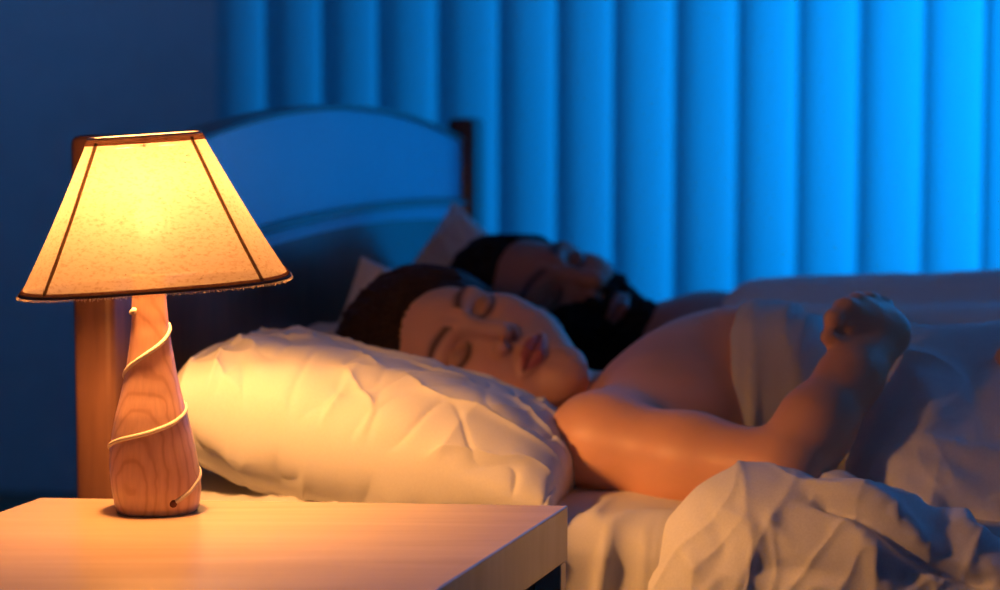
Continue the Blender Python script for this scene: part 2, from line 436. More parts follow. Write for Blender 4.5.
# ================================================================== PILLOWS
def pillow(c, ex, ey, ez, hx, hy, hz, label, dents=(), seed=0, name='pillow', crease=1.0, n=150, extra=None):
    """c centre, ex/ey/ez unit axes, half sizes"""
    s = np.linspace(-1, 1, n); S, T = np.meshgrid(s, s, indexing='ij')
    S = np.sin(S * PI / 2); T = np.sin(T * PI / 2)
    pin = lambda x: 1 - .07 * (1 - x * x)      # sides pulled in between the corners
    X = S * hx * (1 - .08 * (1 - T * T) * 0) * (1 - .05 * (T ** 4 * 0 + (1 - T ** 2)) * np.abs(S) ** 3); Y = T * hy * (1 - .06 * (1 - S ** 2) * np.abs(T) ** 3)
    prof = ((1 - np.abs(S) ** 2.6) * (1 - np.abs(T) ** 2.6)); prof = np.clip(prof, 0, 1) ** .46
    vs = []; fs = []
    for sg in (1, -1):
        P = np.stack([X.ravel(), Y.ravel(), np.full(X.size, sg * .3)], 1)
        st = S.ravel(); tt = T.ravel(); pf = prof.ravel()
        w = fbm(P * 5, 3, seed + (0 if sg > 0 else 9)) * .010
        dom = P + .02 * np.stack([gnoise(P * 9, seed + 1), gnoise(P * 9, seed + 2), 0 * st], 1)
        w = w + crease * .010 * ridge(dom * [17, 4.5, 1] , seed + 3, .12) * (np.clip(1.1 - pf, .15, 1)) 
        w = w + crease * .0055 * ridge(dom * [9, 20, 1] @ np.array([[.8, .6, 0], [-.6, .8, 0], [0, 0, 1.]]), seed + 4, .1)
        w = w - crease * .006 * ridge(dom * [26, 12, 1] @ np.array([[.9, -.43, 0], [.43, .9, 0], [0, 0, 1.]]), seed + 6, .09) * np.clip(1.2 - pf, 0, 1)
        z = sg * (hz * pf + w * np.clip(pf * 3, 0, 1))
        x = X.ravel() + 0; y = Y.ravel() + 0
        if extra is not None: x, y, z = extra(x, y, z, st, tt, sg)
        pos = np.asarray(c) + np.outer(x, ex) + np.outer(y, ey) + np.outer(z, ez)
        for (dc, dr, dd) in dents:
            dist = np.linalg.norm((pos - np.asarray(dc))[:, :2], axis=1); k = np.exp(-(dist / dr) ** 2)
            if sg > 0: pos[:, 2] -= dd * k
        g = grid_faces(n, n)
        if sg < 0: g = [q[::-1] for q in g]
        off = len(vs) * n * n; fs += [tuple(i + off for i in q) for q in g]; vs.append(pos)
    pos = np.concatenate(vs); bm = bmesh.new(); bv = [bm.verts.new(p) for p in pos]
    for q in fs: bm.faces.new([bv[i] for i in q])
    bmesh.ops.remove_doubles(bm, verts=bm.verts, dist=4e-4); bmesh.ops.recalc_face_normals(bm, faces=bm.faces)
    o = frombm(name, bm, M['linen'], None, True)
    return tag(o, label, 'pillow', 'pillows at the head of the bed')

def rotax(a, b, ang): return a * math.cos(ang) + b * math.sin(ang), b * math.cos(ang) - a * math.sin(ang)
def unit(x): x = np.asarray(x, float); return x / np.linalg.norm(x)

# ================================================================== PEOPLE
def headframe(ang_img, yaw, pitch, eye_px, s):
    """ang_img: direction of the crown in the image (radians from +right, ccw)"""
    zl = math.cos(ang_img) * CR + math.sin(ang_img) * CU; yl = -CF; xl = np.cross(yl, zl)
    yl = math.cos(yaw) * yl - math.sin(yaw) * xl; xl = np.cross(yl, zl)
    yl, zl = unit(math.cos(pitch) * yl + math.sin(pitch) * zl), unit(math.cos(pitch) * zl - math.sin(pitch) * yl); xl = np.cross(yl, zl)
    R = np.stack([xl, yl, zl], 1)      # local->world columns
    O = W(*eye_px) - R @ (np.array([0, .078, .010]) * s)
    return R, O

def head_sdf(L, male=False):
    """L: local coordinates in metres for a 0.225 m head"""
    A = L.copy(); A[:, 0] = np.abs(A[:, 0])
    d = s_ell(L, (0, -.014, .030), (.072, .093, .082))
    d = smin(d, s_ell(L, (0, .018, -.030), (.056, .066, .070)), .03)
    jw = .048 if male else .046
    d = smin(d, s_caps(A, (jw, -.002, -.055), (.014, .062, -.094), .017, .016), .03)
    d = smin(d, s_sph(L, (0, .068, -.097), .017 if not male else .021), .022)
    d = smin(d, s_sph(A, (.041, .052, -.014), .021), .03)
    if not male: d = smin(d, s_sph(A, (.036, .046, -.050), .022), .03)
    d = smin(d, s_caps(A, (.040, .066, .027), (.010, .077, .025), .009, .009 if not male else .012), .018)
    d = smax(d, -s_ell(A, (.031, .096, .010), (.018, .020, .012)), .014)
    d = smin(d, s_ell(A, (.031, .066, .009), (.0155, .0145, .0125)), .004)
    d = smax(d, -s_caps(A, (.018, .079, .016), (.045, .073, .015), .0012, .0012), .004)
    d = smin(d, s_caps(L, (0, .079, .018), (0, .101, -.021), .0065, .009 if not male else .0105), .012)
    d = smin(d, s_sph(A, (.0115, .088, -.027), .0075), .006)
    d = smax(d, -s_ell(A, (.0062, .0955, -.0345), (.0035, .005, .0032)), .003)
    for x0, x1, z0, z1, r in ((0, .010, -.0495, -.0505, .0058), (.010, .023, -.0505, -.057, .0052)):
        d = smin(d, s_caps(A, (x0, .0855 - x0 * .25, z0), (x1, .0855 - x1 * .32, z1), r, r * .75), .005)
    d = smin(d, s_caps(A, (0, .0845, -.0635), (.018, .077, -.060), .0068, .0045), .005)
    d = smax(d, -s_caps(A, (0, .0955, -.0568), (.024, .0835, -.0575), .0012, .001), .0035)
    d = smin(d, np.maximum(s_ell(A, (.074, -.012, .002), (.009, .019, .031)), -s_ell(A, (.083, -.008, .004), (.007, .010, .018))), .006)
    return d

def face_cols(L, base, lip, brow, blush):
    A = L.copy(); A[:, 0] = np.abs(A[:, 0]); n = len(L); c = np.tile(np.array(base), (n, 1)); 
    def mixc(k, col): 
        k = np.clip(k, 0, 1)[:, None]; c[:] = c * (1 - k) + np.array(col) * k
    front = (L[:, 1] > .03)
    mixc(np.exp(-(((A[:, 0] - .04) / .02) ** 2 + ((L[:, 2] + .022) / .02) ** 2)) * .35 * front, blush)
    # lips
    x = A[:, 0]; up = -.0455 - .0005 * np.cos(x * 400) - (x / .024) ** 2 * .010; lo = -.0705 + (x / .022) ** 2 * .011
    k = front * (x < .0245) * np.clip((up - L[:, 2]) / .0015, 0, 1) * np.clip((L[:, 2] - lo) / .0015, 0, 1) * (L[:, 1] > .06); mixc(k * .85, lip)
    k = front * (x < .0235) * np.exp(-((L[:, 2] + .0570 + .0 * x) / .0014) ** 2) * (L[:, 1] > .06); mixc(k * .85, (.06, .012, .01))
    # brows
    zc = .0315 + .006 * np.sin(np.clip((x - .012) / .036, 0, 1) * PI * .75) - .0; wd = .0052 - .0028 * np.clip((x - .03) / .02, 0, 1)
    k = front * (x > .012) * (x < .053) * np.exp(-((L[:, 2] - zc) / wd) ** 2) * np.clip(1 - (x - .045) / .01, 0, 1); mixc(k * .9, brow)
    # lash line of the closed lid
    zl = .0015 + ((x - .031) / .015) ** 2 * .0045; k = front * (x > .015) * (x < .049) * np.exp(-((L[:, 2] - zl) / .0030) ** 2); mixc(k * .95, (.015, .008, .006))
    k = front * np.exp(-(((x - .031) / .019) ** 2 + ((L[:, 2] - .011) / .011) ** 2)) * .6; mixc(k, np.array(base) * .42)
    k = np.exp(-(((x - .0062) / .004) ** 2 + ((L[:, 2] + .0345) / .0035) ** 2 )) * (L[:, 1] > .08); mixc(k * .8, (.04, .012, .01))
    return c

# ---- woman
WS = 1.01
wR, wO = headframe(math.radians(154.2), math.radians(26.6), math.radians(6.4), (471.6, 329, 2.48), WS)
def wl(P): return ((P - wO) @ wR) / WS
def Hw(x, y, z): return wO + wR @ (np.array([x, y, z]) * WS)

def chain(P, d, pts, k):
    for (a, ra), (b, rb) in zip(pts[:-1], pts[1:]): d = smin(d, s_caps(P, a, b, ra, rb), k)
    return d

HK = [((847, 309, 2.250), (834, 319, 2.240), (833, 332, 2.255), (842, 340, 2.27)),
      ((858, 305, 2.268), (843, 309, 2.262), (836, 322, 2.270), (842, 334, 2.29)),
      ((870, 304, 2.288), (857, 302, 2.290), (846, 310, 2.300), (848, 324, 2.315)),
      ((882, 308, 2.308), (871, 304, 2.318), (862, 308, 2.330), (860, 320, 2.34))]
def woman_sdf(P):
    d = head_sdf(wl(P)) * WS
    d = smin(d, s_caps(P, Hw(0, -.028, -.055), W(636, 420, 2.50), .043, .042), .022)                # neck
    d = smin(d, s_caps(P, W(672, 420, 2.40), W(684, 397, 2.62), .060, .056), .04)                 # shoulder girdle
    d = smin(d, s_caps(P, W(700, 405, 2.45), W(735, 398, 2.56), .078, .078), .05)                 # rib cage
    d = smin(d, s_caps(P, W(720, 405, 2.50), W(1000, 420, 2.47), .085, .085), .05)
    d = smin(d, s_caps(P, W(1000, 420, 2.47), W(1250, 430, 2.42), .085, .10), .05)
    d = smin(d, s_caps(P, W(1250, 425, 2.38), W(1900, 440, 2.20), .07, .045), .05)                # legs under the duvet
    d = smin(d, s_caps(P, W(1250, 425, 2.50), W(1900, 440, 2.34), .07, .045), .05)
    d = smin(d, s_sph(P, W(768, 372, 2.43), .058), .03)
    d = smin(d, s_sph(P, W(775, 366, 2.57), .056), .03)
    d = smin(d, s_caps(P, W(630, 392, 2.44), W(735, 360, 2.46), .022, .045), .04)                 # pectoral line
    # near arm
    arm = s_caps(P, W(595, 441, 2.30), W(690, 462, 2.25), .043, .043)
    arm = chain(P, arm, [(W(690, 462, 2.25), .044), (W(783, 474, 2.19), .036)], .02)
    arm = chain(P, arm, [(W(786, 474, 2.19), .036), (W(816, 425, 2.205), .033), (W(850, 378, 2.235), .027), (W(884, 335, 2.285), .0225)], .02)
    d = smin(d, s_caps(P, W(603, 443, 2.30), W(680, 412, 2.42), .046, .06), .04)
    d = smin(d, arm, .022)
    # hand
    wr = W(888, 331, 2.288); h = None
    for i, k in enumerate(HK):
        p = [W(*q) for q in k]
        m = s_caps(P, wr + (i - 1.5) * np.array([0, .006, .002]), p[0], .0155, .0115); h = m if h is None else smin(h, m, .010)
    d = smin(d, h, .012)
    d = smin(d, s_caps(P, W(868, 324, 2.272), W(851, 326, 2.262), .019, .017), .008)
    d = smin(d, s_caps(P, W(846, 327, 2.250), W(856, 325, 2.26), .012, .014), .008)
    for i, k in enumerate(HK):
        p = [W(*q) for q in k]; r = (.0088, .0092, .0088, .0078)[i]
        fg = s_caps(P, p[0], p[1], r * 1.15, r * 1.05); fg = smin(fg, s_caps(P, p[1], p[2], r * 1.04, r * .95), .003); fg = smin(fg, s_caps(P, p[2], p[3], r * .95, r * .82), .003)
        d = smin(d, fg, .003)
    th = [W(880, 342, 2.272), W(858, 350, 2.248), W(840, 347, 2.240), W(829, 337, 2.238)]
    fg = smin(s_caps(P, th[0], th[1], .014, .011), smin(s_caps(P, th[1], th[2], .0108, .0098), s_caps(P, th[2], th[3], .0098, .0082), .003), .005)
    d = smin(d, fg, .005)
    # far arm, folded under the duvet; its hand lies on the cover
    d = smin(d, s_caps(P, W(690, 392, 2.64), W(860, 400, 2.70), .042, .036), .03)
    d = smin(d, s_caps(P, W(860, 400, 2.70), W(1060, 378, 2.42), .034, .024), .02)
    p0 = W(1060, 378, 2.42)
    for i in range(4):
        kx = W(1032, 358 + 9 * i, 2.33 - .004 * i); m1 = W(1006, 356 + 11 * i, 2.30 - .003 * i); tp = W(996 + 2 * abs(i - 1.5), 366 + 9.5 * i, 2.31)
        d = smin(d, s_caps(P, p0, kx, .015, .011), .010); d = smin(d, smin(s_caps(P, kx, m1, .0095, .009), s_caps(P, m1, tp, .009, .0078), .003), .003)
    d = smin(d, smin(s_caps(P, p0, W(1040, 395, 2.33), .014, .011), s_caps(P, W(1040, 395, 2.33), W(1016, 402, 2.31), .010, .0085), .004), .005)
    return d

def bounds(f_pts, pad): a = np.array(f_pts); return a.min(0) - pad, a.max(0) + pad
lo, hi = bounds([W(360, 340, 2.5), W(1110, 300, 2.35), W(600, 480, 2.2), W(1000, 480, 2.72), W(700, 300, 2.75)], .07)
lo[2] = .36; hi[2] += .02
bodyc = lambda P: np.maximum(woman_sdf(P), P[:, 0] - .72)
wv, wf = extract(lambda P: woman_sdf(P), lo - [.06, .05, 0], hi + [.04, .06, .03], .0048)
# keep only body left of the cut hidden under the duvet
wv, wf = subdiv(wv, wf); wv = project(woman_sdf, wv, 3, .004)
L = wl(wv); skin_w = np.array((.78, .40, .235))
nz = fbm(wv * 30, 2, 40)[:, None]
col = face_cols(L, skin_w, (.50, .10, .09), (.05, .025, .015), (.70, .28, .19))
inhead = (np.linalg.norm(L, axis=1) < .135); col[~inhead] = skin_w
col = col * (1 + .04 * nz)
woman = mesh_np('person', wv, wf, M['skin'], None, col)
tag(woman, 'sleeping person with brown hair lying on their back, near arm bent, fist on chest', 'person')

# garment: offset of the torso, cut off straight above the chest
def garment(P):
    t = s_caps(P, W(715, 405, 2.45), W(735, 398, 2.56), .080, .080)
    t = smin(t, s_caps(P, W(735, 405, 2.50), W(1000, 420, 2.47), .088, .088), .05)
    t = smin(t, s_sph(P, W(768, 372, 2.43), .060), .03); t = smin(t, s_sph(P, W(775, 366, 2.57), .058), .03)
    t = t - .007
    cutn = unit([.9955, -.0946, -.14]); e = (W(726, 400, 2.42) - P) @ cutn
    e2 = (P - W(960, 400, 2.45)) @ U
    t = smax(t, e, .008); return np.maximum(t, e2)
gv, gf = extract(garment, W(700, 400, 2.3) - [.04, .1, .16], W(1000, 300, 2.7) + [.03, .1, .06], .005)
gn = normals(garment, gv)
q = np.stack([(gv - BO) @ U, (gv - BO) @ V, gv[:, 2]], 1)
gv = gv + gn * (ridge(q * [26, 3, 5], 31, .16) * .007 + gnoise(q * [10, 3, 3], 33) * .004)[:, None]
mesh_np('top_garment', gv, gf, M['linen'], woman)['label'] = 'white strapless top'

# hair (woman): shell over the skull plus locks flowing back over the pillow
def hair_sdf(P):
    L = wl(P); A = L.copy(); A[:, 0] = np.abs(A[:, 0])
    d = s_ell(L, (0, -.024, .034), (.081, .096, .086))
    # hairline cut
    cut = (L[:, 1] - .055) * .82 - (L[:, 2] - .075) * .62     # in front of the hairline is cut away
    d = smax(d, cut, .012)
    side = -s_ell(A, (.05, .06, -.02), (.06, .075, .09)); d = smax(d, side, .01)
    d = smin(d, s_caps(L, (0, -.045, .045), (.01, -.05, .085), .080, .062), .04)
    d = smin(d, s_sph(L, (-.018, -.03, .065), .078), .03) 
    w = np.sin(L[:, 0] * 420 + 5 * np.sin(L[:, 2] * 40)) * .0012 + np.sin(L[:, 0] * 190 + L[:, 1] * 130) * .0018
    return d * WS + w * np.clip((.06 - L[:, 1]) / .06, .15, 1)
hb = bounds([Hw(0, 0, .1), Hw(0, 0, -.1), Hw(.1, 0, 0), Hw(-.1, 0, 0), Hw(.0, -.1, .18)], .08)
hv, hf = extract(hair_sdf, hb[0], hb[1], .0026, proj=3)
def strands(n, seed):
    rs = np.random.RandomState(seed); vs = [hv]; fs = [tuple(q) for q in hf]; off = len(hv)
    for i in range(n):
        x = rs.uniform(-.072, .072); z0 = .088 - 7.5 * x * x + rs.uniform(-.01, .012)
        p0 = np.array([x, .06 - 3.2 * x * x, z0]); p1 = np.array([x * .75 + rs.normal() * .012, -.02, .120]); p2 = np.array([x * .5 + rs.normal() * .02, -.075, .115]); p3 = np.array([x * .3 + rs.normal() * .03, -.10 + rs.normal() * .01, .10])
        t = np.linspace(0, 1, 14)[:, None]; c = (1 - t) ** 3 * p0 + 3 * t * (1 - t) ** 2 * p1 + 3 * t * t * (1 - t) * p2 + t ** 3 * p3
        Pw = wO + (c * WS) @ wR.T
        Pw = project(hair_sdf, Pw, 5, .02); Pw = Pw + normals(hair_sdf, Pw) * rs.uniform(-.0005, .0022)
        v_, f_ = tube(list(Pw), lambda t: .0017 * (1 - .6 * t) * (.35 + .65 * min(1, t * 6)), 4)
        vs.append(v_); fs += [tuple(k + off for k in q) for q in f_]; off += len(v_)
    return np.concatenate(vs), fs
hv2, hf2 = strands(420, 5)
ho = frompy('hair', hv2, hf2, M['hair'], woman); ho['label'] = 'dark brown hair'

# ---- man
MS = 1.12
mR, mO = headframe(math.radians(146), math.radians(36), math.radians(4), (564, 277, 2.93), MS)
def ml(P): return ((P - mO) @ mR) / MS
def Hm(x, y, z): return mO + mR @ (np.array([x, y, z]) * MS)
def man_sdf(P):
    d = head_sdf(ml(P), True) * MS
    d = smin(d, s_caps(P, Hm(0, -.028, -.055), W(690, 365, 2.98), .060, .062), .03)
    d = smin(d, s_caps(P, W(700, 372, 2.86), W(705, 352, 3.10), .06, .065), .05)
    d = smin(d, s_caps(P, W(720, 365, 2.96), W(1000, 360, 2.92), .085, .085), .05)
    d = smin(d, s_caps(P, W(700, 372, 2.86), W(860, 395, 2.80), .048, .042), .03)
    d = smin(d, s_caps(P, W(705, 352, 3.12), W(880, 350, 3.14), .048, .042), .03)
    d = smin(d, s_caps(P, W(1000, 360, 2.92), W(1250, 362, 2.88), .085, .09), .05)
    return d
lo, hi = bounds([Hm(0, 0, .11), Hm(.1, 0, 0), W(1120, 360, 2.9), W(700, 360, 3.12), W(860, 400, 2.78)], .10)
lo[2] = .42
mv, mf = extract(man_sdf, lo, hi, .0060)
mv, mf = subdiv(mv, mf); mv = project(man_sdf, mv, 3, .005)
L = ml(mv); skin_m = np.array((.40, .17, .11)); col = face_cols(L, skin_m, (.20, .07, .06), (.015, .01, .008), (.5, .22, .16))
inhead = (np.linalg.norm(L, axis=1) < .14); col[~inhead] = skin_m
man = mesh_np('person', mv, mf, M['skin'], None, col)
tag(man, 'bearded person with short black hair asleep on the far side of the bed', 'person')
def mhair(P):
    L = ml(P); d = s_ell(L, (0, -.020, .040), (.084, .102, .090))
    cut = (L[:, 1] - .052) * .85 - (L[:, 2] - .072) * .55; d = smax(d, cut, .012)
    A = L.copy(); A[:, 0] = np.abs(A[:, 0]); d = smax(d, -s_ell(A, (.05, .06, -.02), (.06, .07, .09)), .01)
    d = np.maximum(d, -(L[:, 2] + .05))
    return (d + gnoise(L * 60, 50) * .003 + gnoise(L * 130, 53) * .0018) * MS
def mbeard(P):
    L = ml(P); A = L.copy(); A[:, 0] = np.abs(A[:, 0])
    region = L[:, 2] + .034 - np.where(L[:, 0] > 0, .95, .3) * np.maximum(A[:, 0] - .004, 0) + gnoise(L * 55, 52) * .007
    region = smax(region, -.02 - L[:, 1], .006); region = smax(region, A[:, 0] - .075, .004); region = smax(region, np.where(L[:, 0] < -.01, L[:, 2] + .030, -1.), .004)
    mouth = -s_ell(A, (0, .09, -.0575), (.020, .03, .0065)); region = smax(region, mouth, .004)
    d = head_sdf(L, True) - (-.002 + .0085 * np.clip(-region / .014, 0, 1))
    d = smax(d, region, .003); d = smax(d, -(L[:, 2] + .13), .01)
    return (d + gnoise(L * 110, 51) * .0020) * MS
for nm, fn, lab in (('hair', mhair, 'short black hair'), ('beard', mbeard, 'full black beard')):
    hb = bounds([Hm(0, 0, .12), Hm(0, 0, -.12), Hm(.1, 0, 0), Hm(-.1, 0, 0), Hm(0, -.12, 0), Hm(0, .12, 0)], .02)
    hv, hf = extract(fn, hb[0], hb[1], .0034, proj=2); mesh_np(nm, hv, hf, M['blackhair'], man)['label'] = lab

# ---- pillows placed around the heads
ex, ez = rotax(U, Z3, math.radians(-13)); 
wh = Hw(0, -.03, .02)
pillow(W(386, 434, 2.30), ex, V, ez, .196, .14, .073, 'plump white pillow in front, lit gold by the table lamp', dents=[((wh[0] + .0, wh[1] + .04, 0), .15, .075)], seed=3, n=260, extra=lambda x, y, z, s, t, sg: (x, y, z * (1 - .12 * np.clip(s, -1, 1)) + (.0 if sg > 0 else 0)))
e1 = unit(V * .35 + Z3 * .90 + U * .28); e2 = unit(U * .95 - Z3 * .33); e3 = np.cross(e2, e1)
pillow(W(420, 352, 2.73), e2, e1, -e3, .105, .08, .035, 'dim white pillow propped directly behind the brown hair', seed=13)
pillow(W(408, 352, 2.75), unit(U + Z3 * .10), V, Z3, .150, .16, .048, 'flat white pillow mostly hidden, lying between the front pillow and the headboard', seed=23)
e1 = unit(U * .62 + Z3 * .78); e2 = unit(U * .78 - Z3 * .62 ); e3 = unit(V * 1.0)
pillow(W(464, 334, 3.20), e1, e2, e3, .13, .12, .045, 'grey-looking pillow standing on its corner behind the black hair', seed=33)

# ================================================================== DUVET
def duvet_sdf(P):
    q = lambda a, b, ra, rb: s_caps(P, W(*a), W(*b), ra, rb)
    d = q((942, 415, 2.385), (1250, 405, 2.40), .088, .10)
    d = smin(d, q((1250, 405, 2.40), (1900, 440, 2.2), .10, .09), .04)
    d = smin(d, q((926, 455, 2.285), (1250, 460, 2.27), .050, .085), .10)
    d = smin(d, q((912, 490, 2.25), (1250, 520, 2.19), .040, .07), .09)
    d = smin(d, q((950, 530, 2.19), (1300, 560, 2.11), .045, .06), .08)
    d = smin(d, q((1250, 500, 2.20), (1900, 600, 2.0), .08, .08), .05)
    # front bunch spilling over the mattress edge
    f = s_ell((P - W(738, 556, 2.13)) @ np.stack([U, V, Z3], 1), (0, 0, 0), (.062, .058, .070))
    f = smin(f, q((775, 548, 2.105), (870, 563, 2.065), .056, .052), .05)
    f = smin(f, q((870, 563, 2.065), (1000, 610, 2.02), .052, .05), .05)
    f = smin(f, q((715, 615, 2.12), (900, 650, 2.07), .060, .06), .05)
    f = smin(f, q((715, 700, 2.12), (1000, 760, 2.10), .055, .06), .05)
    f = smin(f, q((900, 650, 2.10), (1300, 660, 2.02), .06, .06), .04)
    d = smin(d, f, .022)
    # rolled hems
    r = q((812, 499, 2.165), (838, 494, 2.165), .014, .017)
    r = smin(r, q((838, 494, 2.165), (880, 510, 2.15), .017, .016), .006)
    r = smin(r, q((880, 510, 2.15), (925, 545, 2.12), .016, .014), .006)
    r = smin(r, q((925, 545, 2.12), (965, 572, 2.10), .014, .010), .006)
    d = smin(d, r, .006)
    # crease under the hem
    c = q((820, 512, 2.11), (905, 552, 2.06), .004, .005); c = np.minimum(c, q((905, 552, 2.06), (1010, 586, 2.03), .005, .004))
    # far side, over the second sleeper
    g = q((765, 335, 2.92), (1250, 330, 2.86), .068, .075); g = smin(g, q((700, 352, 2.97), (770, 350, 2.97), .04, .07), .03)
    g = smin(g, q((800, 352, 2.80), (1250, 360, 2.75), .05, .07), .05); g = smin(g, q((1250, 330, 2.86), (1900, 350, 2.75), .08, .08), .05)
    g = smin(g, q((800, 335, 3.15), (1250, 330, 3.12), .06, .06), .06)
    g = smin(g, q((920, 385, 2.62), (1250, 385, 2.60), .06, .08), .05)
    d = smin(d, g, .04)
    return d
dv, df = extract(duvet_sdf, [.13, 1.70, .30], [1.0, 3.45, .72], .0055)
dv, df = subdiv(dv, df); dv = project(duvet_sdf, dv, 1, .003)
dn = normals(duvet_sdf, dv)
# folds: where each runs over the cover, its width and its height
rel = dv - CAM; dep_ = rel @ CF; pxy = np.stack([500 + F * (rel @ CR) / dep_, 295 - F * (rel @ CU) / dep_], 1)
FOLDS = [([(806, 497), (850, 510), (900, 545), (925, 563), (960, 574), (995, 582)], .006, -.014),
         ([(822, 486), (862, 492), (900, 517), (928, 547), (945, 562)], .013, .009),
         ([(872, 472), (930, 497), (965, 530), (990, 565)], .014, .012),
         ([(900, 480), (950, 502), (990, 535)], .010, -.007),
         ([(862, 458), (920, 466), (995, 500)], .013, .009), ([(900, 445), (950, 450), (995, 466)], .012, .007),
         ([(915, 360), (930, 410), (925, 445)], .014, .006), ([(955, 345), (975, 400), (960, 440)], .016, -.006),
         ([(790, 503), (822, 530), (845, 585)], .014, -.003), ([(850, 522), (872, 550), (885, 587)], .010, .008),
         ([(893, 560), (915, 588)], .008, -.008), ([(930, 572), (950, 588)], .007, .007),
         ([(712, 505), (742, 520), (760, 545)], .006, .0025), ([(765, 505), (775, 530), (800, 548)], .006, .0025), ([(700, 500), (722, 535), (718, 575)], .008, -.003),
         ([(685, 545), (705, 585)], .007, .004), ([(735, 565), (800, 570), (860, 582)], .008, -.003)]
Q = np.stack([(dv - BO) @ U, (dv - BO) @ V, dv[:, 2]], 1)
wp = Q + .03 * np.stack([gnoise(Q * 7, 60), gnoise(Q * 7, 61), gnoise(Q * 7, 62)], 1)
near = np.clip((2.28 - dv[:, 1]) / .12, 0, 1)
disp = fbm(wp * 6, 2, 63) * .005 + ridge(wp @ np.array([[5, 0, 0], [4, 5, 8], [-5, 4, 9.]]).T * .5, 64, .2) * .006
disp += near * (ridge(wp * [9, 4, 8], 65, .25) * .003 + ridge((Q + .02 * np.stack([gnoise(Q * 11, 67), gnoise(Q * 11, 68), gnoise(Q * 11, 69)], 1)) @ np.array([[15, 6, 0], [0, 8, 0], [-8, 0, 10.]]), 66, .10) * .0026 + ridge(wp @ np.array([[9, 0, 18], [0, 8, 0], [16, 0, -7.]]), 71, .08) * .0020)
for poly, wdt, amp in FOLDS:
    pts = []
    for a in poly:
        k = (np.abs(pxy[:, 0] - a[0]) < 5) & (np.abs(pxy[:, 1] - a[1]) < 5)
        if k.any(): kk = np.where(k)[0]; pts.append(dv[kk[np.argmin(dep_[kk])]])
    if len(pts) < 2: continue
    best = np.full(len(dv), 9.)
    for a, b in zip(pts[:-1], pts[1:]): best = np.minimum(best, s_caps(dv, a, b, 0, 0))
    ends = np.minimum(np.linalg.norm(dv - pts[0], axis=1), np.linalg.norm(dv - pts[-1], axis=1))
    disp += amp * (np.exp(-(best / wdt) ** 2) - .08 * np.exp(-((best - 2 * wdt) / wdt) ** 2) * (amp > 0)) * np.clip(ends / (wdt * 2.5), .3, 1)
dv = dv + dn * disp[:, None]
du = mesh_np('duvet', dv, df, M['duvet'])
tag(du, 'thick crumpled white duvet covering both sleepers and spilling over the near edge', 'duvet')

# ================================================================== NIGHTSTAND
ns_bl = Wz(40, 497.5, NZ); ns_br = Wz(568, 505.5, NZ)
e_r = unit(ns_br - Wz(436, 590, NZ)); e_l = e_r
dep = .50
fl = ns_bl - e_l * dep; fr = ns_br - e_r * dep
ns = empty('nightstand', ((ns_bl + fr) / 2)[:2].tolist() + [0], 'pale glossy bedside table with thick top beside the bed', 'bedside table')
def prism(name, poly, z0, z1, m, bev=.002, parent=None):
    bm = bmesh.new(); a = [bm.verts.new((p[0], p[1], z0)) for p in poly]; b = [bm.verts.new((p[0], p[1], z1)) for p in poly]; n = len(poly)
    bm.faces.new(a[::-1]); bm.faces.new(b)
    for i in range(n): bm.faces.new([a[i], a[(i + 1) % n], b[(i + 1) % n], b[i]])
    bmesh.ops.recalc_face_normals(bm, faces=bm.faces)
    if bev: bmesh.ops.bevel(bm, geom=list(bm.edges), offset=bev, segments=3, affect='EDGES', profile=.5)
    return frombm(name, bm, m, parent, False)
quad = [ns_bl, ns_br, fr, fl]
prism('tabletop', quad, NZ - .046, NZ, M['table'], .0015, ns)
eb = unit(ns_br - ns_bl)
def sub(a0, a1, b0, b1):    # a along the back edge from left (m), b towards the front (m)
    Lb = np.linalg.norm(ns_br - ns_bl); g = lambda a, b: ns_bl + eb * a - e_r * b
    return [g(a0, b0), g(a1, b0), g(a1, b1), g(a0, b1)]
Lb = np.linalg.norm(ns_br - ns_bl)
for a0, a1 in ((.001, .045), (Lb - .045, Lb - .001)):
    for b0, b1 in ((.001, .018), (dep - .045, dep - .001)):
        prism('leg', sub(a0, a1, b0, b1), 0, NZ - .046, M['table'], .0015, ns)
prism('shelf', sub(.012, Lb - .012, .012, dep - .012), .12, .14, M['shelf_dark'], .001, ns)
prism('back_panel', sub(.046, Lb - .046, .004, .012), .14, NZ - .046, M['shelf_dark'], 0, ns)
prism('inner_panel', sub(Lb - .03, Lb - .022, .019, dep - .046), .14, NZ - .046, M['shelf_dark'], 0, ns)

# ================================================================== LAMP
LB = Wz(156, 510, NZ); LB[2] = NZ
ld = np.dot(LB - CAM, CF)
K = ld / F      # metres per pixel at the lamp
lamp = empty('table_lamp', LB, 'small turned wood table lamp with glowing fabric shade on the bedside table', 'table lamp')
prof = [(510, 0.1, 157), (510, 38.5, 157), (508.5, 40.5, 157), (502, 42.3, 157), (488, 44.6, 156.6), (470, 44.6, 155), (447, 42.4, 153.4), (430, 39.4, 153),
        (412, 35.4, 152.6), (392, 30, 152.6), (372, 25.6, 152.8), (346, 21.4, 152.8), (324, 18.6, 152.5), (300, 17.1, 152), (285, 16.6, 152), (272, 16.2, 152), (270, 14, 152), (270, .1, 152)]
zz = lambda y: NZ + (510 - y) * K; zs = lambda y: zz(y - 9)
PY = np.array([p[0] for p in prof]); v = []; nseg = 72
den = []
for i in range(len(prof) - 1):
    k = 1 if abs(prof[i][0] - prof[i + 1][0]) < 6 else 5
    for j in range(k): 
        t = j / k; den.append(tuple(np.array(prof[i]) * (1 - t) + np.array(prof[i + 1]) * t))
den.append(prof[-1])
def rad(y):
    P_ = sorted(prof[2:-2]); return np.interp(y, [p[0] for p in P_], [p[1] for p in P_]) * K
def cx(y):
    P_ = sorted(prof[2:-2]); return (np.interp(y, [p[0] for p in P_], [p[2] for p in P_]) - 156) * K
